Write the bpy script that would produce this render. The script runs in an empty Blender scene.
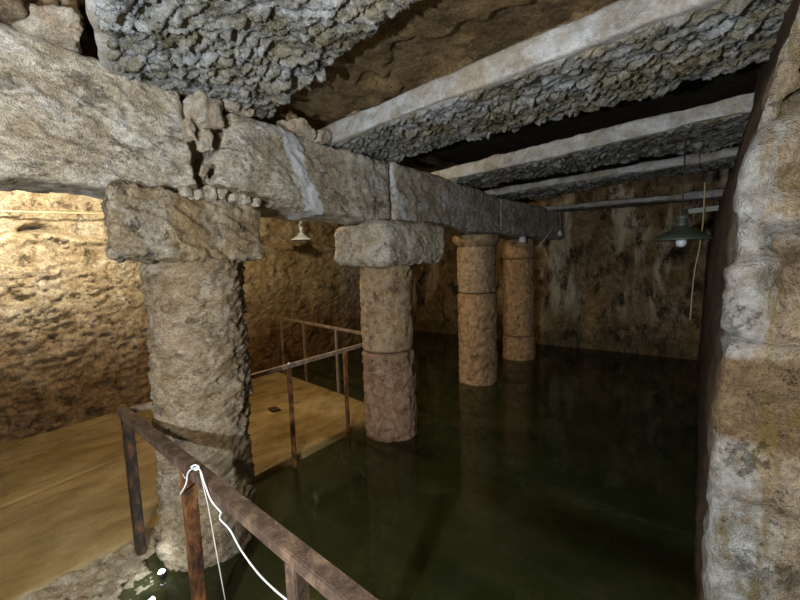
import bpy, bmesh, math, random
import numpy as np
from mathutils import Vector, Matrix
random.seed(4)
rng = np.random.RandomState(7)
scene = bpy.context.scene
COL = scene.collection

# ------------------------------------------------------------------ noise
def _h(ix, iy, iz, s):
    n = (ix*374761393 + iy*668265263 + iz*1274126177 + s*974634777) & 0xffffffff
    n = ((n ^ (n >> 13))*1274126177) & 0xffffffff
    n = ((n ^ (n >> 16))*2246822519) & 0xffffffff
    n = n ^ (n >> 15)
    return (n & 0xffffff)/float(0xffffff)
def vnoise(P, s=0):
    i = np.floor(P).astype(np.int64); f = P - i
    u = f*f*f*(f*(f*6-15)+10)
    r = 0
    for a in (0, 1):
        for b in (0, 1):
            for c in (0, 1):
                w = (u[:,0] if a else 1-u[:,0])*(u[:,1] if b else 1-u[:,1])*(u[:,2] if c else 1-u[:,2])
                r = r + w*_h(i[:,0]+a, i[:,1]+b, i[:,2]+c, s)
    return r*2-1
def fbm(P, freq, octs=4, s=0, gain=.5):
    r = 0; a = 1; t = 0
    for k in range(octs):
        r = r + a*vnoise(P*freq*(2.03**k)+17.3*k, s+k); t += a; a *= gain
    return r/t*1.6
def chips(U, V, su, sv, s=0, warp=.35):
    """scales left by a pick: every cell is a tilted facet. returns height about 0..1"""
    P = np.stack([U/su, V/sv, np.zeros_like(U)], 1)
    W = P.copy()
    W[:,0] += warp*vnoise(P*.9+5, s+50)*1.6; W[:,1] += warp*vnoise(P*.9+9, s+51)*1.6
    i0 = np.floor(W[:,0]).astype(np.int64); j0 = np.floor(W[:,1]).astype(np.int64)
    best = np.full(len(U), 9.); h = np.zeros(len(U)); sec = np.full(len(U), 9.)
    for a in (-1, 0, 1):
        for b in (-1, 0, 1):
            ci = i0+a; cj = j0+b; z = np.zeros_like(ci)
            cx = ci+.5+.8*(_h(ci, cj, z, s)-.5); cy = cj+.5+.8*(_h(ci, cj, z, s+1)-.5)
            dx = W[:,0]-cx; dy = W[:,1]-cy; d = dx*dx+dy*dy
            hh = .7*_h(ci, cj, z, s+2)+.0 + dy*(.6+.6*_h(ci, cj, z, s+3)) + dx*(.6*_h(ci, cj, z, s+4)-.3)
            m = d < best
            sec = np.where(m, best, np.minimum(sec, d))
            h = np.where(m, hh, h); best = np.where(m, d, best)
    edge = np.clip((np.sqrt(sec)-np.sqrt(best))*3.5, 0, 1)
    return h*(.45+.55*edge)
def sstep(a, b, x):
    t = np.clip((x-a)/(b-a), 0, 1); return t*t*(3-2*t)

# ------------------------------------------------------------------ objects
def tag(o, label=None, cat=None, group=None, kind=None):
    if label: o['label'] = label
    if cat: o['category'] = cat
    if group: o['group'] = group
    if kind: o['kind'] = kind
    return o
def empty(name, loc, label=None, cat=None, group=None):
    o = bpy.data.objects.new(name, None); COL.objects.link(o); o.location = loc
    o.empty_display_size = .1
    return tag(o, label, cat, group)
def link(name, me, mat, parent=None):
    o = bpy.data.objects.new(name, me); COL.objects.link(o)
    if mat: me.materials.append(mat)
    if parent:
        o.parent = parent
        me.transform(Matrix.Translation(-Vector(parent.location)))
    return o
def mesh_np(name, V, F, smooth=True):
    me = bpy.data.meshes.new(name)
    F = np.asarray(F, dtype=np.int32); n = len(F)
    me.vertices.add(len(V)); me.vertices.foreach_set('co', np.asarray(V, dtype=np.float32).ravel())
    me.loops.add(n*4); me.loops.foreach_set('vertex_index', F.ravel())
    me.polygons.add(n); me.polygons.foreach_set('loop_start', np.arange(0, n*4, 4, dtype=np.int32))
    me.polygons.foreach_set('loop_total', np.full(n, 4, dtype=np.int32))
    me.polygons.foreach_set('use_smooth', np.full(n, smooth))
    me.update(calc_edges=True); me.validate()
    return me
def lattice(nx, ny, nz):
    idx = {}; 
    I = np.full((nx+1, ny+1, nz+1), -1, dtype=np.int64)
    g = np.stack(np.meshgrid(np.arange(nx+1), np.arange(ny+1), np.arange(nz+1), indexing='ij'), -1)
    b = (g[...,0]==0)|(g[...,0]==nx)|(g[...,1]==0)|(g[...,1]==ny)|(g[...,2]==0)|(g[...,2]==nz)
    I[b] = np.arange(b.sum()); L = g[b].astype(float)/np.array([nx, ny, nz])
    def q(A, flip):
        a, b_, c, d = A[:-1,:-1], A[1:,:-1], A[1:,1:], A[:-1,1:]
        s = np.stack([a, b_, c, d], -1).reshape(-1, 4)
        return s[:, ::-1] if flip else s
    F = np.concatenate([q(I[:,:,0], True), q(I[:,:,nz], False), q(I[:,0,:], False), q(I[:,ny,:], True), q(I[0,:,:], True), q(I[nx,:,:], False)])
    return L, F
def block(name, c8, cell, r, disp, mat, parent=None, maxn=520):
    """closed stone block: c8 = bottom 4 corners then top 4, each in order (x0y0, x1y0, x1y1, x0y1)"""
    c = np.array(c8, dtype=float)
    dx = np.linalg.norm(c[1]-c[0]); dy = np.linalg.norm(c[3]-c[0]); dz = np.linalg.norm(c[4]-c[0])
    if np.isscalar(cell): cell = (cell,)*3
    n = [max(2, min(maxn, int(round(d/ce)))) for d, ce in zip((dx, dy, dz), cell)]
    L, F = lattice(*n)
    D = np.array([dx, dy, dz]); p = L*D
    rr = min(r, D.min()*.45)
    inner = np.clip(p, rr, D-rr); d = p-inner; ln = np.linalg.norm(d, axis=1, keepdims=True)
    # lattice outer points always have d != 0
    N = d/np.maximum(ln, 1e-9); p = (inner + rr*N)/D
    u, v, w = p[:,0:1], p[:,1:2], p[:,2:3]
    P = ((1-u)*(1-v)*(1-w)*c[0]+u*(1-v)*(1-w)*c[1]+u*v*(1-w)*c[2]+(1-u)*v*(1-w)*c[3]
         +(1-u)*(1-v)*w*c[4]+u*(1-v)*w*c[5]+u*v*w*c[6]+(1-u)*v*w*c[7])
    ex = (c[1]-c[0])/dx; ey = (c[3]-c[0])/dy; ez = (c[4]-c[0])/dz
    NW = N[:,0:1]*ex+N[:,1:2]*ey+N[:,2:3]*ez
    if disp: P = P + NW*disp(P, NW)[:, None]
    return link(name, mesh_np(name, P, F), mat, parent)
def box8(x0, x1, y0, y1, z0, z1):
    return [(x0,y0,z0),(x1,y0,z0),(x1,y1,z0),(x0,y1,z0),(x0,y0,z1),(x1,y0,z1),(x1,y1,z1),(x0,y1,z1)]
def drum(name, cx, cy, z0, z1, r, disp, mat, parent, prof=None, cell=.016, round_=.025, lean=0.):
    nt = int(2*math.pi*r/cell); nz = max(4, int((z1-z0)/cell)); nr = 5
    rings = []
    for k in range(1, nr): rings.append((z0, (r-round_)*k/nr))
    for k in range(nz+1):
        z = z0+(z1-z0)*k/nz
        e = min(z-z0, z1-z); q = 1 if e >= round_ else math.sqrt(max(0, 1-(1-e/round_)**2))
        rings.append((z, (r-round_)+round_*q if not prof else (prof(z)*(1-.04*(1-q)))))
    for k in range(nr-1, 0, -1): rings.append((z1, (r-round_)*k/nr))
    R = np.array(rings); th = np.arange(nt)/nt*2*math.pi
    Z = np.repeat(R[:,0], nt); RR = np.repeat(R[:,1], nt); T = np.tile(th, len(R))
    P = np.stack([cx+RR*np.cos(T), cy+RR*np.sin(T), Z], 1)
    N = np.stack([np.cos(T), np.sin(T), 0*T], 1)
    side = np.clip(RR/r*4-3, 0, 1)
    P = P + N*(disp(P, N)*side)[:, None]
    F = []
    for i in range(len(R)-1):
        a = i*nt+np.arange(nt); b = i*nt+(np.arange(nt)+1) % nt
        F.append(np.stack([a, b, b+nt, a+nt], 1))
    F = np.concatenate(F)
    P[:,1] += lean*np.clip(P[:,2], 0, 9)
    me = mesh_np(name, P, F)
    bm = bmesh.new(); bm.from_mesh(me); bm.verts.ensure_lookup_table()
    bm.faces.new([bm.verts[i] for i in range(nt)][::-1]); bm.faces.new([bm.verts[(len(R)-1)*nt+i] for i in range(nt)])
    bm.to_mesh(me); bm.free()
    return link(name, me, mat, parent)
def tubes(name, paths, r, mat, parent=None, nseg=8, sq=False):
    """tube swept along each path, one mesh"""
    bm = bmesh.new()
    for path in paths:
        pts = [Vector(p) for p in path]; rings = []
        for i, p in enumerate(pts):
            t = (pts[min(i+1, len(pts)-1)]-pts[max(i-1, 0)]).normalized()
            up = Vector((0,0,1)) if abs(t.z) < .95 else Vector((1,0,0))
            a = t.cross(up).normalized(); b = a.cross(t).normalized(); ring = []
            if sq:
                w, h = r
                for sx, sy in ((-1,-1),(1,-1),(1,1),(-1,1)): ring.append(bm.verts.new(p+a*sx*w/2+b*sy*h/2))
            else:
                for k in range(nseg):
                    q = 2*math.pi*k/nseg; ring.append(bm.verts.new(p+(a*math.cos(q)+b*math.sin(q))*r))
            rings.append(ring)
        m = len(rings[0])
        for A, B in zip(rings, rings[1:]):
            for k in range(m): 
                f = bm.faces.new((A[k], A[(k+1)%m], B[(k+1)%m], B[k])); f.smooth = not sq
        bm.faces.new(rings[0][::-1]); bm.faces.new(rings[-1])
    bmesh.ops.recalc_face_normals(bm, faces=bm.faces[:])
    if sq:
        bmesh.ops.bevel(bm, geom=[e for e in bm.edges if e.calc_length() > .05], offset=.004, segments=2, affect='EDGES')
    me = bpy.data.meshes.new(name); bm.to_mesh(me); bm.free()
    return link(name, me, mat, parent)
def lathe(name, prof, loc, mat, parent=None, n=36):
    bm = bmesh.new(); rings = []
    for r, z in prof:
        rings.append([bm.verts.new((loc[0]+r*math.cos(2*math.pi*k/n), loc[1]+r*math.sin(2*math.pi*k/n), loc[2]+z)) for k in range(n)])
    for A, B in zip(rings, rings[1:]):
        for k in range(n):
            f = bm.faces.new((A[k], A[(k+1)%n], B[(k+1)%n], B[k])); f.smooth = True
    bm.faces.new(rings[0]); bm.faces.new(rings[-1][::-1])
    bmesh.ops.recalc_face_normals(bm, faces=bm.faces[:])
    me = bpy.data.meshes.new(name); bm.to_mesh(me); bm.free()
    return link(name, me, mat, parent)
def smooth_path(pts, k=6):
    P = [Vector(p) for p in pts]; P = [P[0]*2-P[1]]+P+[P[-1]*2-P[-2]]; out = []
    for i in range(1, len(P)-2):
        for j in range(k):
            t = j/k; a, b, c, d = P[i-1:i+3]
            out.append(.5*((2*b)+(c-a)*t+(2*a-5*b+4*c-d)*t*t+(3*b-a-3*c+d)*t**3))
    out.append(P[-2]); return out

# ------------------------------------------------------------------ materials
class NT:
    def __init__(s, name):
        s.m = bpy.data.materials.new(name); s.m.use_nodes = True; s.t = s.m.node_tree; s.t.nodes.clear()
        s.out = s.n('ShaderNodeOutputMaterial'); s.pos = s.n('ShaderNodeNewGeometry').outputs['Position']
    def n(s, k, **a):
        o = s.t.nodes.new(k)
        for x, y in a.items(): setattr(o, x, y)
        return o
    def l(s, a, b): s.t.links.new(a, b)
    def put(s, inp, v):
        if hasattr(v, 'is_output'): s.l(v, inp)
        else: inp.default_value = v
    def mapping(s, sc=(1,1,1), rot=(0,0,0), loc=(0,0,0)):
        m = s.n('ShaderNodeMapping'); s.l(s.pos, m.inputs[0])
        m.inputs['Location'].default_value = loc; m.inputs['Rotation'].default_value = rot; m.inputs['Scale'].default_value = sc
        return m.outputs[0]
    def noise(s, scale, detail=6, rough=.6, vec=None, dist=0):
        o = s.n('ShaderNodeTexNoise'); s.l(vec or s.pos, o.inputs['Vector'])
        o.inputs['Scale'].default_value = scale; o.inputs['Detail'].default_value = detail
        o.inputs['Roughness'].default_value = rough; o.inputs['Distortion'].default_value = dist
        return o.outputs['Fac']
    def voro(s, scale, feat='F1', vec=None):
        o = s.n('ShaderNodeTexVoronoi', feature=feat); s.l(vec or s.pos, o.inputs['Vector']); o.inputs['Scale'].default_value = scale
        return o.outputs['Distance']
    def ramp(s, fac, stops, interp='LINEAR'):
        o = s.n('ShaderNodeValToRGB'); o.color_ramp.interpolation = interp; s.l(fac, o.inputs[0]); e = o.color_ramp.elements
        for i, (p, c) in enumerate(stops):
            q = e[i] if i < 2 else e.new(p)
            q.position = p; q.color = (*c, 1) if not np.isscalar(c) else (c, c, c, 1)
        return o.outputs[0]
    def mix(s, fac, a, b, mode='MIX'):
        o = s.n('ShaderNodeMix', data_type='RGBA', blend_type=mode)
        s.put(o.inputs[0], fac)
        for i, v in ((6, a), (7, b)):
            s.put(o.inputs[i], v if hasattr(v, 'is_output') else (*v, 1))
        return o.outputs[2]
    def math(s, op, a, b=0., clamp=False):
        o = s.n('ShaderNodeMath', operation=op, use_clamp=clamp); s.put(o.inputs[0], a); s.put(o.inputs[1], b); return o.outputs[0]
    def axis(s, k):
        o = s.n('ShaderNodeSeparateXYZ'); s.l(s.pos, o.inputs[0]); return o.outputs[k]
    def bump(s, h, dist, strength=1, normal=None):
        o = s.n('ShaderNodeBump'); s.put(o.inputs['Height'], h); o.inputs['Distance'].default_value = dist
        o.inputs['Strength'].default_value = strength
        if normal: s.l(normal, o.inputs['Normal'])
        return o.outputs[0]
    def bsdf(s, col, rough, normal=None, **kw):
        b = s.n('ShaderNodeBsdfPrincipled'); s.put(b.inputs['Base Color'], col if hasattr(col, 'is_output') else (*col, 1))
        s.put(b.inputs['Roughness'], rough)
        if normal: s.l(normal, b.inputs['Normal'])
        for k, v in kw.items(): s.put(b.inputs[k.replace('_', ' ')], v)
        s.l(b.outputs[0], s.out.inputs[0]); return s.m
def stone(name, a, b, c, dark=(.03,.022,.014), pit=.5, stain=None, stain_amt=.5, rough=.9, sc=1., bumpd=.012, olive=0, light=None, light_amt=.0, vec=None, spec=.25, fc=1.):
    t = NT(name); v = t.mapping(**vec) if vec else None
    big = t.noise(1.3*sc, 5, .6, v); mid = t.noise(6*sc, 6, .65, v, .4); fine = t.noise(38*sc, 5, .7, v); vf = t.noise(120*sc, 3, .6)
    col = t.ramp(big, [(.34, a), (.5, b), (.66, c)])
    col = t.mix(t.ramp(mid, [(.38, 1), (.6, 0)]), col, t.mix(1, col, (.62,.56,.48), 'MULTIPLY'))
    if light: col = t.mix(t.math('MULTIPLY', t.ramp(t.noise(2.6*sc, 6, .7, v, .6), [(.5, 0), (.62, 1)]), light_amt), col, light)
    if stain: col = t.mix(t.math('MULTIPLY', t.ramp(t.noise(2.1*sc, 5, .65, None, .8), [(.48, 0), (.62, 1)]), stain_amt), col, stain)
    col = t.mix(t.ramp(fine, [(.3, .55), (.7, 1.)]), (0,0,0), col) if False else t.mix(1, col, t.ramp(t.math('ADD', t.math('MULTIPLY', fine, .6), t.math('MULTIPLY', vf, .4)), [(.36, 1-.58*fc), (.62, 1+.38*fc)]), 'MULTIPLY')
    pits = t.ramp(t.math('MULTIPLY', t.noise(22*sc, 6, .75, v), t.noise(5*sc, 3, .5, v)), [(.13, 1), (.19, 0)])
    col = t.mix(t.math('MULTIPLY', pits, pit), col, dark)
    if olive: col = t.mix(t.math('MULTIPLY', t.ramp(t.noise(9, 5, .7, None, .5), [(.55, 0), (.64, 1)]), olive), col, (.055,.05,.012))  # dark olive patches scattered by noise
    h = t.math('ADD', t.math('MULTIPLY', mid, .8), t.math('ADD', t.math('MULTIPLY', fine, .55), t.math('MULTIPLY', vf, .45)))
    h = t.math('SUBTRACT', h, t.math('MULTIPLY', pits, .5*min(1, pit*1.5)))
    nrm = t.bump(h, bumpd*1.5, 1)
    return t, col, nrm, rough, spec
def fin(x): t, col, nrm, rough, spec = x; return t.bsdf(col, rough, nrm, Specular_IOR_Level=spec)

M = {}
def arch_mat():
    x = stone('grey_limestone', (.40,.35,.27), (.50,.47,.40), (.44,.38,.28), pit=.55, stain=(.36,.30,.21), stain_amt=.25, light=(.60,.61,.62), light_amt=.6, vec=dict(sc=(1,.8,1.5), rot=(.6,0,0)))
    t, col, nrm, rough, spec = x
    u = t.math('ADD', t.axis(1), t.math('ADD', t.math('MULTIPLY', t.axis(2), .45), t.math('MULTIPLY', t.noise(7, 5, .7), .22)))
    for c0, w in ((3.27, .09), (4.42, .05)):       # lime runs with edges of their own
        mk = t.ramp(t.math('ABSOLUTE', t.math('SUBTRACT', u, c0)), [(w*.75, 1), (w*1.1, 0)])
        col = t.mix(t.math('MULTIPLY', mk, .8), col, (.60,.63,.66))
    return fin((t, col, nrm, rough, spec))
M['architrave'] = arch_mat()
M['capital'] = fin(stone('pitted_capital_stone', (.33,.24,.13), (.38,.31,.21), (.30,.24,.16), pit=.8, light=(.52,.50,.44), light_amt=.5, sc=1.6, bumpd=.016))
M['capital_pale'] = fin(stone('pale_capital_stone', (.50,.44,.33), (.52,.48,.40), (.46,.40,.30), pit=.55, light=(.62,.61,.58), light_amt=.5, sc=1.4))
M['column_near'] = fin(stone('grey_brown_granite', (.42,.33,.21), (.38,.30,.20), (.34,.25,.15), pit=.45, light=(.50,.45,.36), light_amt=.45, sc=1.5, vec=dict(sc=(1,1,1.6), rot=(.5,.5,0)), bumpd=.015))
M['column_mid'] = fin(stone('tan_granite', (.50,.36,.20), (.46,.34,.21), (.44,.32,.20), pit=.6, light=(.55,.46,.34), light_amt=.4, sc=2.2))
M['column_low'] = fin(stone('pinkish_granite', (.40,.24,.15), (.44,.29,.19), (.36,.24,.15), pit=.6, sc=2.2))
M['column_far'] = fin(stone('orange_tan_granite', (.55,.36,.20), (.50,.33,.18), (.46,.30,.17), pit=.6, sc=2.))
M['beam'] = fin(stone('picked_grey_stone', (.23,.235,.22), (.32,.34,.36), (.27,.24,.18), pit=.9, stain=(.15,.125,.05), stain_amt=.6, sc=1.3, olive=.7, bumpd=.010))
M['beam_face'] = fin(stone('dressed_pale_stone', (.42,.43,.44), (.50,.52,.54), (.42,.40,.36), pit=.3, stain=(.30,.24,.16), stain_amt=.5, sc=1., fc=.45, bumpd=.006))
M['slab'] = fin(stone('brown_ceiling_stone', (.17,.115,.055), (.21,.145,.07), (.14,.095,.05), pit=.5, sc=1.2))
M['soffit'] = fin(stone('shaded_ceiling_stone', (.045,.034,.022), (.06,.045,.027), (.04,.03,.02), pit=.5, sc=1.2))  # darker version of the slab stone; shade between beams put into the colour
M['rubble'] = fin(stone('rubble_stone', (.60,.54,.44), (.62,.58,.50), (.50,.42,.32), pit=.35, stain=(.45,.28,.16), stain_amt=.35, sc=3))
M['rubble_brown'] = fin(stone('brown_rubble_stone', (.24,.16,.08), (.30,.20,.10), (.18,.12,.07), pit=.4, light=(.5,.44,.34), light_amt=.5, sc=2.5))
M['ledge'] = fin(stone('wet_ledge_rock', (.40,.31,.19), (.50,.43,.30), (.32,.24,.14), pit=.5, light=(.5,.45,.35), light_amt=.6, sc=2.5, rough=.45, spec=.5))

def wall_left_mat():
    t, col, nrm, rough, spec = stone('ochre_rock_wall', (.42,.33,.20), (.50,.41,.27), (.36,.27,.16), pit=.7, light=(.62,.57,.46), light_amt=.5, sc=1.1, bumpd=.03)
    z = t.axis(2); f = t.math('ADD', z, t.math('MULTIPLY', t.noise(1.4, 4), -1.1))
    wet = t.ramp(f, [(.0, 1), (1.0, 0)])  # browner toward the foot: moisture stain plus lamp falloff put into the colour
    col = t.mix(t.math('MULTIPLY', wet, .85), col, t.mix(1, col, (.45,.28,.12), 'MULTIPLY'))  # wet mask carries moisture stain and painted lamp falloff together
    return fin((t, col, nrm, rough, spec))
M['wall_left'] = wall_left_mat()
def wall_back_mat():
    t, col, nrm, rough, spec = stone('plastered_wall', (.19,.125,.06), (.30,.21,.115), (.20,.13,.06), pit=.5, sc=1., bumpd=.008)
    v = t.mapping(sc=(1.7, 1, .45))
    p = t.ramp(t.noise(1.6, 5, .62, v, .6), [(.48, 0), (.62, 1)])
    z = t.axis(2); hi = t.ramp(z, [(.5, 0), (1.4, 1)])
    col = t.mix(t.math('MULTIPLY', t.math('MULTIPLY', p, hi), .8), col, (.58,.50,.36))
    mould = t.ramp(t.noise(2.6, 9, .78, t.mapping(sc=(1.5,1,.7)), .3), [(.50, 0), (.60, 1)])
    col = t.mix(t.math('MULTIPLY', mould, .95), col, (.02,.018,.01))
    low = t.ramp(t.math('ADD', z, t.math('MULTIPLY', t.noise(9, 4), -.5)), [(-.05, 1), (.12, 0)])
    col = t.mix(t.math('MULTIPLY', low, .45), col, (.03,.028,.012))
    return fin((t, col, nrm, rough, spec))
M['wall_back'] = wall_back_mat()
def wall_right_mat():
    t, col, nrm, rough, spec = stone('flowstone_wall', (.24,.185,.12), (.30,.235,.16), (.20,.15,.09), pit=.6, sc=1.7, bumpd=.014)
    v = t.mapping(sc=(1.6, 1, .8))
    p = t.ramp(t.noise(2.1, 6, .7, v, .9), [(.46, 0), (.54, 1)])
    z = t.axis(2)
    # darker brown band between the pale crust above and below
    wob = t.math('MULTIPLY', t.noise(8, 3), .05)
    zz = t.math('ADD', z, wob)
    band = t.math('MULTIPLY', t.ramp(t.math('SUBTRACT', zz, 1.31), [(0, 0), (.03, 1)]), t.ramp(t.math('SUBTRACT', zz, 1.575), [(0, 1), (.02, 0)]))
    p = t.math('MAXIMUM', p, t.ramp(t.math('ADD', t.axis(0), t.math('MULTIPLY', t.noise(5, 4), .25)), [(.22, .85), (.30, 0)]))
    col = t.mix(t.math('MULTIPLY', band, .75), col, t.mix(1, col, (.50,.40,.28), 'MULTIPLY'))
    p = t.math('MULTIPLY', p, t.ramp(t.math('ADD', t.axis(0), t.math('MULTIPLY', t.noise(6, 4), .14)), [(.24, 1), (.29, .25)]))
    crust = t.math('MULTIPLY', p, t.math('SUBTRACT', 1., t.math('MULTIPLY', band, 1.)))
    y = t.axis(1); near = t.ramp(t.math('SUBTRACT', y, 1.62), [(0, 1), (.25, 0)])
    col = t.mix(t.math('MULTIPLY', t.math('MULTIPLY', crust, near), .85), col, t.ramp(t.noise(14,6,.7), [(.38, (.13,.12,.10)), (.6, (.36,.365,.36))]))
    green = t.ramp(t.noise(6, 5, .7, t.mapping(sc=(2.5,1,.5)), .4), [(.56, 0), (.63, 1)])
    col = t.mix(t.math('MULTIPLY', green, .6), col, (.12,.09,.015))
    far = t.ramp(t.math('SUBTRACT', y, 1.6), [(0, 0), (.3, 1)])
    col = t.mix(t.math('MULTIPLY', far, .93), col, (.045,.024,.010))  # side face darkened behind the front edge: shade put into the colour
    return fin((t, col, nrm, rough, spec))
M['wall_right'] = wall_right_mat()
def platform_mat():
    t = NT('wet_screed')
    n = t.noise(1.1, 5, .6, None, .5); m = t.noise(5, 6, .65, t.mapping(sc=(1,.35,1), rot=(0,0,.5)), .6); f = t.noise(45, 4, .7)
    col = t.ramp(n, [(.35, (.20,.135,.045)), (.5, (.28,.20,.085)), (.66, (.37,.28,.14))])
    col = t.mix(1, col, t.ramp(m, [(.35, .7), (.62, 1.15)]), 'MULTIPLY')
    col = t.mix(1, col, t.ramp(f, [(.3, .85), (.7, 1.1)]), 'MULTIPLY')
    near = t.math('MULTIPLY', t.ramp(t.axis(1), [(.35, 1), (1.6, 0)]), .0)
    h = t.math('ADD', t.math('MULTIPLY', t.noise(2.2, 4), .6), t.math('MULTIPLY', m, .4))
    nrm = t.bump(h, .02, .8, t.bump(f, .0015, 1))
    return t.bsdf(col, t.ramp(m, [(.4, .22), (.65, .5)]), nrm, Specular_IOR_Level=.5)
M['platform'] = platform_mat()
def bed_mat():
    t = NT('silt_bed'); n = t.noise(1.6, 6, .65, None, .5)
    col = t.ramp(n, [(.40, (.26,.28,.14)), (.5, (.34,.36,.20)), (.62, (.46,.48,.32))])
    return t.bsdf(col, .9, t.bump(t.noise(5, 6), .06))
M['bed'] = bed_mat()
def water_mat():
    t = NT('green_water')
    h = t.math('ADD', t.noise(3.0, 2, .5), t.math('MULTIPLY', t.noise(11, 2, .5), .15))
    nrm = t.bump(h, .006, .5)
    gl = t.n('ShaderNodeBsdfGlossy'); gl.inputs['Roughness'].default_value = .03; t.l(nrm, gl.inputs['Normal']); gl.inputs['Color'].default_value = (1,1,1,1)
    tr = t.n('ShaderNodeBsdfTransparent'); tr.inputs['Color'].default_value = (.9,.95,.8,1)
    fr = t.n('ShaderNodeFresnel'); fr.inputs['IOR'].default_value = 1.33; t.l(nrm, fr.inputs['Normal'])
    df = t.n('ShaderNodeBsdfDiffuse')              # silt held in the water
    t.l(t.ramp(t.noise(.9, 4, .6), [(.38, (.024,.028,.009)), (.62, (.048,.051,.021))]), df.inputs['Color'])
    tu = t.n('ShaderNodeMixShader'); tu.inputs[0].default_value = .62; t.l(tr.outputs[0], tu.inputs[1]); t.l(df.outputs[0], tu.inputs[2]); tr = tu
    mx = t.n('ShaderNodeMixShader'); t.l(fr.outputs[0], mx.inputs[0]); t.l(tr.outputs[0], mx.inputs[1]); t.l(gl.outputs[0], mx.inputs[2])
    t.l(mx.outputs[0], t.out.inputs[0])
    va = t.n('ShaderNodeVolumeAbsorption'); va.inputs['Color'].default_value = (.36,.52,.20,1); va.inputs['Density'].default_value = .50
    t.l(va.outputs[0], t.out.inputs['Volume'])
    return t.m
M['water'] = water_mat()
def rust_mat(name, a, b, c, sc=1):
    t = NT(name)
    n = t.noise(14*sc, 7, .7, t.mapping(sc=(1,1,.5)), .5); f = t.noise(90, 4, .7)
    col = t.ramp(n, [(.36, a), (.5, b), (.63, c)])
    return t.bsdf(col, .72, t.bump(t.math('ADD', n, f), .003), Metallic=.15)
M['rail_rust'] = rust_mat('rusted_painted_rail', (.035,.02,.013), (.085,.052,.034), (.17,.11,.07))
M['post_rust'] = rust_mat('orange_rusted_post', (.015,.008,.005), (.12,.045,.012), (.28,.13,.045))
M['post_dark'] = rust_mat('dark_rusted_post', (.008,.006,.004), (.03,.018,.01), (.14,.06,.02))
M['rail_thin'] = rust_mat('grey_brown_rail', (.10,.07,.045), (.22,.16,.12), (.33,.25,.20))
def plain(name, col, rough=.6, **k):
    t = NT(name); f = t.noise(30, 4, .6)
    c = t.mix(1, col, t.ramp(f, [(.3, .75), (.7, 1.1)]), 'MULTIPLY')
    return t.bsdf(c, rough, **k)
M['cord'] = plain('white_cord', (.78,.80,.80))
M['string'] = plain('grey_string', (.5,.48,.42))
M['enamel_white'] = plain('white_enamel', (.62,.74,.90), .4)
M['enamel_green'] = plain('dark_green_enamel', (.07,.085,.06), .45)
M['iron'] = plain('black_iron', (.03,.028,.025), .6)
M['opal'] = plain('opal_bulb', (.75,.78,.85), .3)
M['cable'] = plain('tan_cable', (.35,.28,.16))
M['leaf'] = plain('dead_leaf', (.03,.018,.008), .8)
def emit(name, col, s):
    t = NT(name); e = t.n('ShaderNodeEmission'); e.inputs[0].default_value = (*col, 1); e.inputs[1].default_value = s
    t.l(e.outputs[0], t.out.inputs[0]); return t.m
M['lens'] = emit('lit_lens', (.75,.9,1.), 25)

# ------------------------------------------------------------------ displacement kinds
def d_rough(a=.02, f=2.5, b=.008, s=0, fac=.0):
    def D(P, N):
        h = a*fbm(P, f, 4, s)+b*fbm(P, f*9, 3, s+9)
        if fac:
            q = chips(P[:,1]+.5*P[:,0], P[:,2]+.35*P[:,1], .12, .07, s)
            h = h+fac*q
        return h
    return D
def d_beam(s, amp=.04, su=.10, sv=.05, ang=.0, face=.004):
    ca, sa = math.cos(ang), math.sin(ang)
    def D(P, N):
        dn = sstep(.25, .8, -N[:,2])
        U = P[:,0]*ca+P[:,1]*sa; V = -P[:,0]*sa+P[:,1]*ca
        c = chips(U, V, su, sv, s)*amp + chips(U, V, su*.45, sv*.5, s+20)*amp*.35
        c = c*(.65+.5*sstep(-.5, .5, fbm(P, 2.2, 3, s+60)))
        return dn*(c-.4*amp) + .018*fbm(P, 1.6, 3, s) + face*fbm(P, 14, 3, s+5) + dn*.006*fbm(P, 30, 2, s+8)
    return D
def d_column(s, a=.012, pit=.008, flake=0.):
    def D(P, N):
        fl = flake*chips(np.arctan2(N[:,1], N[:,0])*.3+P[:,2]*.55, P[:,2]-np.arctan2(N[:,1], N[:,0])*.12, .11, .05, s) if flake else 0
        return fl-.35*flake+a*fbm(P, 3.2, 4, s)+pit*fbm(P, 26, 3, s+3)-.02*sstep(.45, .75, fbm(P, 7, 3, s+30))
    return D

# ================================================================== SETTING
def d_wall_left(P, N):
    y, z = P[:,1], P[:,2]; m = sstep(.5, .9, N[:,0])
    ledge = 2.26-.02*(y-1)+.05*fbm(P*np.array([0,1,0]), 1.6, 2, 3)
    up = sstep(ledge, ledge+.10, z)
    arch = sstep(1, .8, np.sqrt(((y-1.18)/.26)**2+((z-2.24)/.22)**2))*up
    lip = np.exp(-((z-ledge+.03)/.045)**2)
    c = chips(y+.45*z, z-.25*y, .125, .062, 11)*.065+chips(y+.3*z, z, .07, .04, 21)*.025
    c = c*(1-.5*sstep(2.6, 3.2, y))
    return m*(c-.14*up-.30*arch+.07*lip+.10*fbm(P, .9, 4, 2)+.02*fbm(P, 9, 3, 4))
o = block('wall_left', box8(-6.6, -6.0, -2.2, 8.9, -1.4, 3.5), (.3, .024, .024), .02, d_wall_left, M['wall_left'], maxn=480); tag(o, kind='structure')
def d_back(P, N):
    m = sstep(.5, .9, -N[:,1])
    return m*(.05*fbm(P, .8, 4, 5)+.012*fbm(P, 6, 4, 6)-.0*P[:,0])
o = block('wall_back', box8(-6.3, .9, 8.42, 9.0, -1.4, 3.5), (.04, .2, .035), .02, d_back, M['wall_back']); tag(o, kind='structure')
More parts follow.
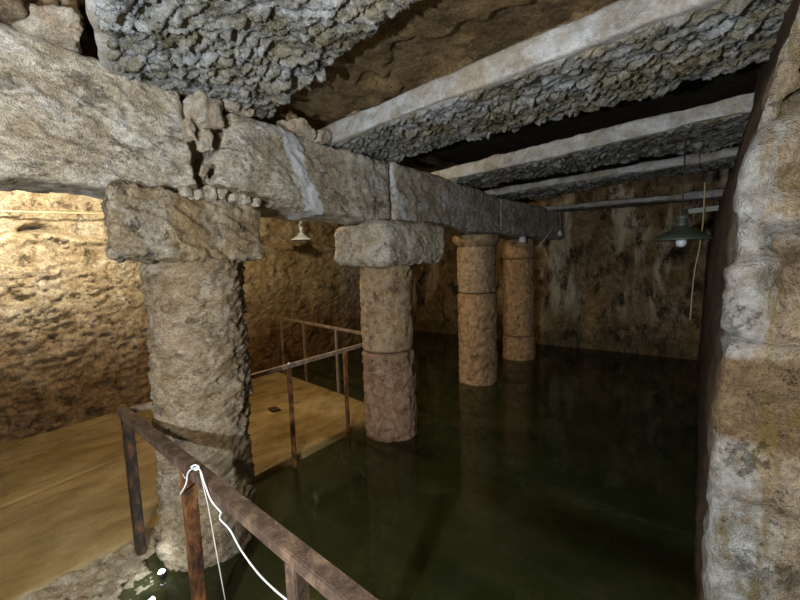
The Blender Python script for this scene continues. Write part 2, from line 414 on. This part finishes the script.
def d_right(P, N):
    y, z = P[:,1], P[:,2]
    front = sstep(.5, .9, -N[:,1]); side = sstep(.5, .9, -N[:,0])
    lump = sstep(1.5, 1.9, z)
    nz = fbm(P, 2.4, 5, 31)
    ridg = 1-np.abs(fbm(P, 3.6, 4, 35))*2
    f = .03*nz+.02*fbm(P, 12, 3, 33)+lump*(.12*ridg*nz+.08*nz)-.10*lump*sstep(.3, .6, fbm(P, 5, 3, 38))
    crk = np.exp(-(fbm(P, 1.7, 4, 77)/.045)**2)
    wb = .05*fbm(P, 4, 3, 91)
    bd = np.maximum(sstep(1, .82, np.sqrt(((P[:,0]-.34)/.19)**2+((z-1.74)/.15)**2)+wb*3), sstep(1, .82, np.sqrt(((P[:,0]-.36)/.17)**2+((z-2.12)/.19)**2)+wb*3))
    f = f+.07*bd
    f = f-.10*sstep(2.05, 2.6, z)-.14*crk*sstep(1.55, 1.7, z)*sstep(.12, .3, P[:,0])-.03*crk*sstep(.1, .25, P[:,0])
    g = .022*fbm(P, 2.2, 4, 37)+.012*fbm(P, 11, 3, 39)
    return front*f+side*(1-front)*g
def rx(z): return .075+.006*z+.06*max(0, z-1.8)**1.2*1.6
c8 = [(.055,1.5,-1.4),(1.4,1.5,-1.4),(1.4,9.0,-1.4),(.03,9.0,-1.4),(.30,1.62,3.5),(1.4,1.62,3.5),(1.4,9.0,3.5),(.36,9.0,3.5)]
def d_right2(P, N):
    z = P[:,2]; side = sstep(.3, .9, -N[:,0])
    return d_right(P, N)
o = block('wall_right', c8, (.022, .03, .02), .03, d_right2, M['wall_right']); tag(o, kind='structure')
# bring the foot of the wall upright: shear its face to the measured profile
me = o.data; co = np.empty(len(me.vertices)*3, dtype=np.float32); me.vertices.foreach_get('co', co); co = co.reshape(-1, 3)
zz = co[:,2]; lin = .055+(zz+1.4)/4.9*.245
tgt = np.interp(zz, [-1.4, 0, .7, 1.5, 2.05, 2.4, 2.7, 3.5], [.06, .06, .062, .065, .085, .15, .23, .34])
wgt = np.clip(1-(co[:,0]-lin)/.5, 0, 1)
co[:,0] += (tgt-lin)*wgt; me.vertices.foreach_set('co', co.ravel()); me.update()

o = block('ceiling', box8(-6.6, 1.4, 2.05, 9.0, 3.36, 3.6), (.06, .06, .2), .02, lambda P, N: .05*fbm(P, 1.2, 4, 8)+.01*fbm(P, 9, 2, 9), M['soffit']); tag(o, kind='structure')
o = block('trim_1', box8(-6.6, 1.4, -2.2, 2.0, 3.38, 3.6), (.07, .07, .2), .02, lambda P, N: .04*fbm(P, 1.2, 4, 18)+.01*fbm(P, 9, 2, 19), M['slab']); o.name = 'ceiling'; tag(o, kind='structure')
o = block('ceiling', [(-6.3,-2.2,2.98),(-2.95,-2.2,2.98),(-2.95,9,2.98),(-6.3,9,2.98),(-6.3,-2.2,3.3),(-2.95,-2.2,3.3),(-2.95,9,3.3),(-6.3,9,3.3)], (.08,.08,.2), .02, lambda P, N: .04*fbm(P, 1.5, 4, 28), M['slab']); tag(o, kind='structure')
o = block('floor', box8(-6.4, 1.0, -.6, 9.0, -1.55, -.95), (.06, .06, .2), .02, lambda P, N: .12*fbm(P, 1.1, 4, 41)+.03*fbm(P, 5, 3, 42), M['bed']); tag(o, kind='structure')
# walkway the rail stands on
def d_plat(P, N):
    up = sstep(.5, .9, N[:,2]); g1 = np.abs(P[:,0]+4.35+.12*(P[:,1]-.5)); g2 = np.abs(P[:,1]-(.38-.1*(P[:,0]+4.2)))
    j = .02*sstep(.03, .0, g1)*sstep(1.2, 1.0, P[:,1])+.02*sstep(.03, .0, g2)*sstep(-4.3, -4.5, P[:,0])
    return up*(.006*fbm(P, 1.6, 4, 51)-j)+(1-up)*.01*fbm(P, 5, 3, 52)
o = block('floor', [(-6.2,-2.2,-1.2),(-3.03,-2.2,-1.2),(-3.03,3.62,-1.2),(-6.2,4.02,-1.2),(-6.2,-2.2,.05),(-3.03,-2.2,.05),(-3.03,3.62,.05),(-6.2,4.02,.05)], (.025,.025,.1), .012, d_plat, M['platform']); tag(o, kind='structure')
# landing beneath the viewpoint
o = block('floor', box8(-2.2, 1.4, -2.2, .42, -1.2, .06), (.06,.06,.15), .02, d_rough(.01, 2, .003, 61), M['platform']); tag(o, kind='structure')

# water: one L-shaped body
bm = bmesh.new()
poly = [(-3.0,.1),(.35,.1),(.35,8.6),(-6.15,8.6),(-6.15,3.9),(-3.0,3.5)]
lo = [bm.verts.new((x, y, -1.5)) for x, y in poly]; hi = [bm.verts.new((x, y, 0)) for x, y in poly]
bm.faces.new(lo[::-1]); bm.faces.new(hi)
for k in range(6): bm.faces.new((lo[k], lo[(k+1)%6], hi[(k+1)%6], hi[k]))
bmesh.ops.recalc_face_normals(bm, faces=bm.faces[:])
me = bpy.data.meshes.new('pool_water'); bm.to_mesh(me); bm.free()
o = link('pool_water', me, M['water']); tag(o, 'still dark green water filling the cistern around the columns', 'water', kind='stuff')

# ================================================================== COLUMNS
cols = [
 (-2.66, 1.21, [(-1.2, 1.95)], [M['column_near'], M['column_near']], 'thick rough grey-brown stone column nearest the camera behind the rusty rail'),
 (-2.67, 3.27, [(-1.2, .93), (.94, 1.86)], [M['column_low'], M['column_mid']], 'stone column under the pale wide capital, jointed low with a pinkish lower drum, at the railing end'),
 (-2.67, 5.43, [(-1.2, 1.36), (1.37, 2.06)], [M['column_far'], M['column_mid']], 'third column from the camera, orange-tan granite with a slim flared moulded capital'),
 (-2.65, 7.12, [(-1.2, .42), (.43, 1.84)], [M['column_far'], M['column_far']], 'farthest and shortest-looking orange-brown column, standing before the back wall'),
]
for i, (cx, cy, dr, mats, lab) in enumerate(cols):
    t = empty('stone_column', (cx, cy, -1.2), lab, 'column', 'stone columns standing in the pool')
    for k, ((z0, z1), mt) in enumerate(zip(dr, mats)):
        ox = (.005, -.004)[k % 2]
        drum('shaft' if i == 0 else 'drum', cx+ox, cy-ox, z0, z1, (.29, .28, .285, .285)[i]+(.004 if k == 0 else -.004), d_column(100+i*10+k, .022 if i == 0 else .012, .010 if i == 0 else .009, .022 if i == 0 else .006), mt, t, cell=.012 if i == 0 else .016, lean=.032 if i == 0 else 0)
    if i == 0:
        block('capital', [(-3.02,.93,1.96),(-2.36,.71,1.955),(-2.37,1.60,1.93),(-3.02,1.62,1.95),(-3.02,.93,2.34),(-2.36,.73,2.325),(-2.38,1.58,2.29),(-3.02,1.6,2.32)], .011, .028,
              d_rough(.016, 3.5, .010, 71, .028), M['capital'], t)
    if i == 1:
        block('capital', [(-3.06,2.86,1.865),(-2.3,2.82,1.86),(-2.24,3.80,1.84),(-3.06,3.75,1.86),(-3.06,2.86,2.24),(-2.3,2.82,2.28),(-2.24,3.80,2.26),(-3.06,3.75,2.27)], .013, .07,
              d_rough(.03, 2.8, .008, 72, .012), M['capital_pale'], t)
    if i == 2:
        drum('capital', cx, cy, 2.06, 2.215, .33, d_column(173, .010, .006), M['column_mid'], t, prof=lambda z: .29+.06*float(sstep(2.07, 2.14, z)))
    if i == 3:
        drum('capital', cx, cy, 1.85, 2.19, .29, d_column(174, .012, .006), M['column_far'], t, prof=lambda z: .285-.02*float(sstep(1.95, 2.15, z)))

# ================================================================== ARCHITRAVE
XF, XB = -2.41, -2.98
def arch(y0, y1, zb0, zb1, zt0, zt1, lab, s, cell, y0t=None, y1t=None, xf=XF, amp=.035, fac=.012, xf1=None):
    xf1 = xf if xf1 is None else xf1
    y0t = y0 if y0t is None else y0t; y1t = y1 if y1t is None else y1t
    o = block('lintel_block', [(XB,y0,zb0),(xf,y0,zb0),(xf1,y1,zb1),(XB,y1,zb1),(XB,y0t,zt0),(xf,y0t,zt0),(xf1,y1t,zt1),(XB,y1t,zt1)], cell, .045, d_rough(amp, 1.8, .007, s, fac), M['architrave'])
    tag(o, lab, 'stone block', 'long lintel blocks laid over the columns')
arch(-1.4, 1.235, 2.23, 2.335, 3.06, 2.90, 'largest grey lintel block at the left edge, ending over the nearest column', 81, .014, y1t=1.14, amp=.04)
arch(1.26, 3.07, 2.315, 2.265, 2.86, 2.83, 'grey lintel block with a pale vertical smear, spanning the nearest and second columns', 82, .014, y0t=1.44)
arch(3.11, 5.72, 2.285, 2.235, 2.85, 2.78, 'lintel block with vertical tooling, resting on the pale capital and the flared third column', 83, .018, amp=.02)
arch(5.75, 8.36, 2.235, 2.20, 2.78, 2.74, 'farthest lintel block, running from the third column to the back wall', 84, .022, xf=XF-.01, xf1=-2.17, amp=.018)

# ================================================================== BEAMS
def beam(yn0, yn1, yf0, yf1, zl, zr, h, s, cell, lab, amp, su, sv, ang, x0=-2.92, x1=.34):
    t = empty('ceiling_beam', (x0, (yn0+yf0)/2, zl), lab, 'stone beam', 'rough stone beams across the ceiling')
    zm = .0
    o = block('beam_body', [(x0,yn0+.012,zl),(x1,yn1+.012,zr),(x1,yf1,zr+.03),(x0,yf0,zl+.03),(x0,yn0+.02,zl+h-.004),(x1,yn1+.02,zr+h-.004),(x1,yf1-.05,zr+h),(x0,yf0-.05,zl+h)], (cell,cell,.03), .03, d_beam(s, amp, su, sv, ang), M['beam'], t, maxn=700)
    # smooth dressed front band
    block('dressed_face', [(x0,yn0-.035,zl+.012),(x1,yn1-.035,zr+.012),(x1,yn1+.08,zr+.02),(x0,yn0+.08,zl+.02),(x0,yn0-.02,zl+h),(x1,yn1-.02,zr+h),(x1,yn1+.08,zr+h),(x0,yn0+.08,zl+h)], (.02,.03,.02), .02,
          lambda P, N: (.012 if s < 93 else .024)*fbm(P, 2.2, 4, s+70)+.006*fbm(P, 9, 3, s+71), M['beam_face'], t, maxn=300)
beam(.98, -.19, 1.86, 1.12, 2.875, 2.90, .30, 91, .0085, 'nearest and largest beam overhead, its underside coarsely pick-marked and bluish grey', .055, .12, .055, .30)
beam(2.40, 2.06, 3.27, 2.95, 2.845, 2.86, .17, 92, .011, 'second beam from the camera, wide pale front band with a crack across', .06, .11, .05, -.25)
beam(4.34, 3.96, 5.15, 5.0, 2.815, 2.88, .16, 93, .018, 'third beam from the camera, pale front band with patched joints', .065, .10, .06, -.2)
beam(5.72, 5.50, 6.5, 6.25, 2.79, 2.85, .11, 94, .022, 'fourth beam from the camera, thin pale edge above dark water', .06, .11, .06, -.2, x1=.36)
beam(7.55, 7.45, 8.2, 8.1, 2.70, 2.655, .10, 95, .028, 'last thin beam lying just before the back wall', .02, .12, .07, -.2, x1=.38)

# ceiling slab in the first gap
o = block('capping_slab', [(-2.9,1.6,3.06),(.3,.95,3.08),(.4,2.3,3.05),(-2.9,2.6,3.06),(-2.9,1.6,3.3),(.3,.95,3.3),(.4,2.3,3.3),(-2.9,2.6,3.3)], .02, .02,
    lambda P, N: sstep(.5, .9, -N[:,2])*(.045*fbm(P, 1.7, 4, 97)-.05*sstep(.35, .5, fbm(P, 2.3, 3, 98)))+.008*fbm(P, 12, 3, 99), M['slab'])
tag(o, 'brown cracked ceiling slab bridging the nearest and second beams', 'stone slab')

# ================================================================== RUBBLE STONES
F_ = 393.38276525541886
RW = np.array([[0.,0,0]]*3)
V1 = np.array([300., 50., -F_]); V1 /= np.linalg.norm(V1)
V2 = -np.array([-520., 25., -F_]); V2 /= np.linalg.norm(V2)
RW = np.array([V2, V1, np.cross(V2, V1)])
CAM = np.array([0, 0, 1.9])
def stone_lump(name, loc, size, s, mat, lab, group='loose packing stones in the gaps', rot=0., jit=.2):
    l, w, h = size
    c = np.array(box8(-l/2, l/2, -w/2, w/2, -h/2, h/2)); rs = np.random.RandomState(s)
    c = c + rs.uniform(-jit, jit, c.shape)*np.array([l, w, h]); ta = rs.uniform(-1.8, 1.8)*jit; rot = rot+rs.uniform(-1.8, 1.8)*jit
    x_ = c[:,0]*math.cos(ta)-c[:,1]*math.sin(ta); c[:,1] = c[:,0]*math.sin(ta)+c[:,1]*math.cos(ta); c[:,0] = x_
    ca, sa = math.cos(rot), math.sin(rot)       # tilt about x
    y = c[:,1]*ca-c[:,2]*sa; z = c[:,1]*sa+c[:,2]*ca; c[:,1] = y; c[:,2] = z
    m = min(size)
    o = block(name, c+np.array(loc), max(m/12, .006), m*.28, lambda P, N: m*.16*fbm(P, 1.3/m, 3, s)+m*.05*fbm(P, 6/m, 2, s+1), mat)
    return tag(o, lab, 'stone', group)
R1, R2 = M['rubble'], M['rubble_brown']
stone_lump('packing_stone', (-2.42,1.28,2.81), (.22,.19,.19), 1, R1, 'squarish pale pinkish stone wedged between two lintel blocks under the nearest beam', rot=.0, jit=.07)
stone_lump('packing_stone', (-2.39,1.255,2.64), (.12,.075,.12), 2, R1, 'pale wedge stone just below the squarish stone in the lintel gap')
stone_lump('packing_stone', (-2.39,1.165,2.68), (.10,.05,.10), 3, R1, 'small sliver stone left of the wedge stone in the lintel gap')
stone_lump('packing_stone', (-2.40,1.235,2.46), (.08,.04,.07), 4, R1, 'tiny stone halfway down the crack between lintel blocks')
stone_lump('packing_stone', (-2.38,1.43,2.895), (.10,.09,.06), 5, R1, 'small pale chip on the lintel under the nearest beam edge')
stone_lump('packing_stone', (-2.42,1.53,2.885), (.12,.10,.055), 6, R1, 'flat pale stone on the lintel, right of the small chip')
stone_lump('packing_stone', (-2.47,2.02,2.88), (.2,.22,.07), 7, R1, 'flat pale stone on the lintel, left end of the second beam')
stone_lump('packing_stone', (-2.52,2.02,2.98), (.1,.10,.09), 8, R2, 'small brown stone sitting on the flat stone by the second beam')
stone_lump('packing_stone', (-2.46,2.20,2.88), (.2,.15,.08), 9, R1, 'pale block abutting the left end of the second beam')
labs = ['leftmost chip of the rubble on the nearest capital', 'second chip from the left on the nearest capital', 'third chip on the nearest capital, beneath the lintel crack',
        'largest chip on the nearest capital, just right of the lintel crack', 'rounded chip right of the largest one on the nearest capital', 'grey chip near the right end of the nearest capital', 'rightmost chip on the nearest capital']
for k, (y, z, w, h) in enumerate([(1.10,2.29,.055,.05),(1.165,2.285,.07,.05),(1.235,2.30,.065,.07),(1.31,2.30,.09,.085),(1.39,2.29,.065,.05),(1.465,2.285,.06,.055),(1.535,2.275,.055,.05)]):
    stone_lump('rubble_chip', (-2.36, y, z+.025), (.10, w, h), 20+k, R1, labs[k], 'rubble chips on the nearest capital')
# stones heaped on the lintel at the upper left
tl = [((-2.45,.36,3.03),(.3,.22,.14),'brown stone heaped on the lintel at the top left corner'),((-2.42,.59,2.995),(.26,.2,.13),'white and rust-stained stone on the lintel, left of the nearest beam'),
      ((-2.55,.50,3.12),(.3,.26,.10),'flat dark brown stone lying over the rust-stained one'),((-2.5,.25,3.14),(.3,.2,.1),'dark brown stone at the very top left corner'),((-2.62,.66,3.16),(.3,.2,.1),'brown stone tucked highest beside the nearest beam')]
for k, (p, sz, lb) in enumerate(tl): stone_lump('packing_stone', p, sz, 40+k, R1 if k == 1 else R2, lb, 'stones heaped at the top left')
tl = [((-.70,2.33,3.065),(.22,.12,.07),'brown packing stone on the second beam, left of the pair near the top'),((-.48,2.30,3.07),(.2,.12,.08),'brown packing stone on the second beam, right of the pair near the top'),
      ((-1.15,2.36,3.055),(.16,.12,.05),'small brown packing stone on the second beam above its patched joint'),((-2.2,2.38,3.04),(.14,.10,.05),'small brown packing stone near the left end of the second beam')]
for k, (p, sz, lb) in enumerate(tl): stone_lump('packing_stone', p, sz, 50+k, R2, lb, 'packing stones on the second beam')

# rocky ledge under the near rail post
o = block('rock_ledge', [(-3.1,-.6,-1.2),(-2.4,-.6,-1.2),(-2.50,.84,-1.2),(-3.1,1.02,-1.2),(-3.1,-.6,.04),(-2.4,-.6,.0),(-2.50,.84,-.02),(-3.08,1.0,.04)], .013, .05, d_rough(.03, 4, .014, 66, .025), M['ledge'])
tag(o, 'rough wet pale rock ledge at the foot of the near rail post', 'rock ledge')
# submerged blocks
sb = [((-1.9,2.2,-1.0),(.55,.3,.22),'submerged squared block nearest the walkway edge'),((-1.35,1.95,-.86),(.35,.3,.2),'submerged block beside the one by the walkway edge'),((-.95,2.75,-.86),(.3,.28,.2),'submerged pale block in the middle of the pool'),
      ((-1.5,3.3,-.86),(.5,.35,.2),'submerged slab between the second column and the pool centre'),((-.8,3.9,-.86),(.6,.4,.2),'submerged slab farther out in the pool centre'),((-1.2,5.0,-.86),(.5,.4,.25),'submerged block in line with the third column')]
for k, (p, sz, lb) in enumerate(sb): tag(stone_lump('submerged_stone', p, sz, 60+k, M['capital_pale'] if k in (0, 2) else M['bed'], lb, 'stones sunk on the pool bed'), None, 'stone')

# ================================================================== RAILINGS
ZR = .965
A = np.array([-2.93, .865]); B = np.array([-.72, .70]); d = (B-A)/np.linalg.norm(B-A); E_ = A+d*3.08
t = empty('metal_railing', (A[0], A[1], 0), 'rusty brown square-tube railing in the foreground with a white cord tied on', 'railing', 'rusted railings round the walkway')
tubes('top_rail', [[(A[0]-.03, A[1]+.002, ZR), (E_[0], E_[1], ZR)]], (.062, .05), M['rail_rust'], t, sq=True)
for s_, mt, zb in ((.045, 'post_dark', -1.0), (1.03, 'post_rust', -1.15), (1.93, 'rail_rust', -1.15), (2.85, 'rail_rust', -1.15)):
    p = A+d*s_; tubes('post', [[(p[0], p[1], zb), (p[0], p[1], ZR-.025)]], (.055, .055), M[mt], t, sq=True)
YE = 3.62
t = empty('metal_railing', (-2.93, .9, 0), 'long thin rusty railing along the walkway edge, passing behind two columns', 'railing', 'rusted railings round the walkway')
tubes('top_rail', [[(-2.935, .90, ZR), (-2.95, YE, ZR)]], (.045, .035), M['rail_thin'], t, sq=True)
for y, mt in ((2.16, 'post_rust'), (2.88, 'post_rust'), (YE-.02, 'post_rust')):
    x = -2.94 if y < 2.5 else -2.95
    tubes('post', [[(x, y, -.1), (x, y, ZR-.018)]], (.036, .036), M[mt], t, sq=True)
tubes('weld_bead', [[(-2.94,2.16,ZR+.012), (-2.94,2.165,ZR+.03)]], .012, M['enamel_white'], t)
P0 = np.array([-5.62, 4.03]); P1 = np.array([-2.99, 3.60])
t = empty('metal_railing', (P0[0], P0[1], 0), 'short railing closing the far end of the walkway by the brown wall', 'railing', 'rusted railings round the walkway')
tubes('top_rail', [[(P0[0], P0[1], ZR), (P1[0], P1[1], ZR)]], (.045, .035), M['rail_thin'], t, sq=True)
for f, in ((.01,), (.29,), (.62,), (.87,)):
    p = P0+(P1-P0)*f; tubes('post', [[(p[0], p[1]-.02, .0), (p[0], p[1]-.02, ZR-.018)]], (.034, .034), M['rail_thin'], t, sq=True)

def ony(x, y, Y0):
    r = RW@np.array([x-400, -(y-300), -F_]); return tuple(CAM+r*Y0/r[1])
# cord tied round the rail
yc = .735
pts = [ony(180,495,yc), ony(186,484,yc), ony(188,473,yc), ony(194,468,yc), ony(200,470,yc-.005), ony(204,482,yc-.01), ony(211,500,yc-.01), ony(219,510,yc), ony(221,513,yc), ony(220,519,yc), ony(230,530,yc), ony(241,550,yc), ony(258,573,yc-.01), ony(275,590,yc-.02), ony(292,604,yc-.03)]
loop = [ony(185,478,.75), ony(182,470,.78), ony(187,463,.84), ony(196,463,.86), ony(200,468,.80), ony(196,467,.75)]
knot = [ony(191,467,yc-.01), ony(195,465,yc), ony(199,467,yc), ony(196,470,yc-.01), ony(192,468,yc)]
t = empty('tied_cord', pts[3], 'white cord looped and knotted over the foreground rail, trailing down to the right', 'cord')
tubes('cord', [smooth_path(pts)], .0034, M['cord'], t); tubes('loop', [smooth_path(loop)], .003, M['string'], t); tubes('knot', [smooth_path(knot)], .0035, M['cord'], t)
o = tubes('hanging_string', [[ony(200,472,.725), ony(208,505,.725), ony(217,555,.725), ony(228,615,.725)]], .0025, M['string'])
tag(o, 'thin grey string hanging straight down from the foreground rail knot', 'string')
o = tubes('wall_cable', [smooth_path([(-5.93,-.6,2.50),(-5.9,.2,2.53),(-5.9,.85,2.535),(-5.9,1.5,2.56),(-5.9,2.2,2.59),(-5.9,3.2,2.62)])], .010, M['cable'])
tag(o, 'thin grey cable strung along the bright left wall', 'cable')

# ================================================================== LAMPS
L = np.array([-5.55, 4.5, 2.36])
t = empty('pendant_lamp', tuple(L), 'unlit white bell-shaded lamp hanging before the brown wall at left', 'lamp')
lathe('lamp_shade', [(.02,.12),(.04,.11),(.06,.075),(.12,.03),(.18,0),(.185,-.02),(.178,-.02),(.115,.02),(.05,.06)], L-np.array([0,0,.06]), M['enamel_white'], t)
lathe('socket', [(.005,.24),(.03,.23),(.03,.18),(.022,.17),(.022,.12),(.005,.11)], L-np.array([0,0,.08]), M['enamel_white'], t)
tubes('hook', [smooth_path([L+np.array(v) for v in ((0,0,.14),(-.04,0,.19),(.03,0,.23),(.05,0,.27),(0,0,.32),(0,0,.6))])], .012, M['enamel_white'], t)
tubes('bracket', [[L+np.array((-.03,0,.24)), L+np.array((.09,0,.27))]], .012, M['enamel_white'], t)
Lr = np.array([-.135, 4.3, 2.02])
t = empty('pendant_lamp', tuple(Lr), 'dark green cone-shaded lamp with a white bulb hanging near the right wall', 'lamp')
lathe('lamp_shade', [(.03,.10),(.05,.085),(.09,.06),(.16,.025),(.225,-.012),(.228,-.03),(.22,-.03),(.15,.01),(.03,.05)], Lr, M['enamel_green'], t)
lathe('lamp_cap', [(.012,.19),(.055,.185),(.06,.17),(.035,.145),(.035,.125),(.055,.10),(.03,.09)], Lr, M['enamel_green'], t)
lathe('bulb', [(.008,.02),(.02,.01),(.038,-.02),(.042,-.045),(.034,-.07),(.012,-.085)], Lr+np.array([0,0,-.005]), M['opal'], t)
tubes('suspension_rod', [[Lr+np.array((0,0,.18)), Lr+np.array((0,0,.82))]], .006, M['iron'], t)
o = tubes('iron_bar', [[(-.10,4.62,2.26),(.30,4.62,2.28)]], (.05,.045), M['enamel_green'], sq=True); tag(o, 'short mossy green bar fixed to the right wall above the dark lamp', 'bar')
o = tubes('hanging_cable', [smooth_path([ony(705,182,4.5), ony(704,203,4.5), ony(703,222,4.5), ony(699,250,4.45), ony(694,275,4.45), ony(690,320,4.4)])], .006, M['cable'])
tag(o, 'pale cable dangling beside the dark green lamp', 'cable')
# small bulb hanging on the far lintel
t = empty('hanging_bulb', (-2.14, 7.9, 2.36), 'small round bulb hanging by a wire from the farthest lintel block', 'bulb')
q = np.array(ony(556,230,7.6)); q = np.array([-2.14, 7.9, 2.30])
lathe('bulb', [(.01,.06),(.022,.045),(.045,.0),(.04,-.035),(.012,-.055)], q, M['opal'], t)
tubes('wire', [smooth_path([q+np.array((0,0,.05)), q+np.array((0,.01,.25)), q+np.array((-.02,.02,.50))])], .008, M['cable'], t)
q = np.array([-2.40, 6.62, 2.16]); qs = q
t = empty('wall_spotlight', tuple(q), 'small white spotlight fitting clamped by the top of the farthest column', 'spotlight')
lathe('lamp_head', [(.02,.06),(.05,.05),(.06,0),(.055,-.04),(.02,-.05)], q, M['opal'], t)
tubes('arm', [[q+np.array((0,0,.0)), q+np.array((-.05,.25,.02))]], .012, M['iron'], t)
o = tubes('trailing_wire', [smooth_path([(-2.18,7.62,2.42),(-2.22,7.4,2.25),(-2.30,7.15,2.05)])], .008, M['cord']); tag(o, 'white wire trailing down across the far lintel end beside the farthest column', 'wire')
# submersible lamp
q = np.array([-2.56, .86, .035])
t = empty('submersible_lamp', tuple(q), 'small lit lamp glowing white at the rock ledge below the nearest column', 'lamp')
lathe('housing', [(.01,-.03),(.020,-.028),(.022,-.01),(.02,.0)], q, M['iron'], t); lathe('lens', [(.018,.001),(.016,.006),(.006,.010)], q, M['lens'], t)
# bulbs sit in their shades, lenses in their housings, handles on what carries them
for ch in list(COL.objects):
    if ch.type != 'MESH' or not ch.parent: continue
    kin = {k.name.split('.')[0]: k for k in ch.parent.children if k.type == 'MESH'}
    base = ch.name.split('.')[0]
    for sub, host in (('bulb', 'lamp_shade'), ('socket', 'lamp_shade'), ('lens', 'housing')):
        if base == sub and host in kin: ch.parent = kin[host]
# debris
o = block('dead_leaf', [(-4.3,2.80,.056),(-4.15,2.78,.056),(-4.12,2.87,.056),(-4.28,2.90,.056),(-4.3,2.80,.07),(-4.15,2.78,.068),(-4.12,2.87,.075),(-4.28,2.90,.068)], .012, .006, lambda P, N: .006*fbm(P, 25, 2, 5), M['leaf'])
tag(o, 'dark scrap of debris lying on the wet walkway', 'debris')

# ================================================================== LIGHTS
def light(kind, loc, energy, col, size=.1, rot=None, name='light', **k):
    l = bpy.data.lights.new(name, kind); l.energy = energy; l.color = col
    if kind == 'POINT': l.shadow_soft_size = size
    if kind == 'AREA': l.size = size
    if kind == 'SPOT': l.shadow_soft_size = size
    for a, b in k.items(): setattr(l, a, b)
    o = bpy.data.objects.new(name, l); COL.objects.link(o); o.location = loc
    if rot is not None: o.rotation_euler = Vector(rot).to_track_quat('-Z', 'Y').to_euler()
    return o
light('POINT', (-.55, -.85, 1.68), 235, (.82,.91,1.), .035, name='flood_light')
light('POINT', (-.15, -.8, 2.2), 125, (1.,.90,.75), .05, name='hand_lamp')
light('SPOT', (-4.75, .75, 2.80), 300, (1.,.91,.74), .06, rot=(-1.0,.12,-.12), name='walkway_lamp', spot_size=2.3, spot_blend=.9)
light('POINT', (-4.9, 1.8, 2.8), 9, (1.,.74,.40), .1, name='walkway_lamp')
light('POINT', (-4.2, 3.0, 2.85), 85, (1.,.78,.46), .10, name='walkway_lamp')
light('POINT', (-2.58, .80, .12), 1.0, (.8,.92,1.), .02, name='submersible_light')
w = bpy.data.worlds.new('World'); scene.world = w; w.use_nodes = True
w.node_tree.nodes['Background'].inputs[0].default_value = (.9,.75,.5,1); w.node_tree.nodes['Background'].inputs[1].default_value = .012

# ================================================================== CAMERA
cd = bpy.data.cameras.new('Camera'); cam = bpy.data.objects.new('Camera', cd); COL.objects.link(cam)
cd.sensor_width = 36; cd.lens = F_/800*36; cd.clip_start = .02
m = Matrix([[*RW[0], 0], [*RW[1], 0], [*RW[2], 1.9], [0, 0, 0, 1]])
cam.matrix_world = m; scene.camera = cam
scene.view_settings.view_transform = 'Standard'; scene.view_settings.look = 'None'
scene.view_settings.gamma = 1; scene.view_settings.exposure = .38; scene.view_settings.use_curve_mapping = False
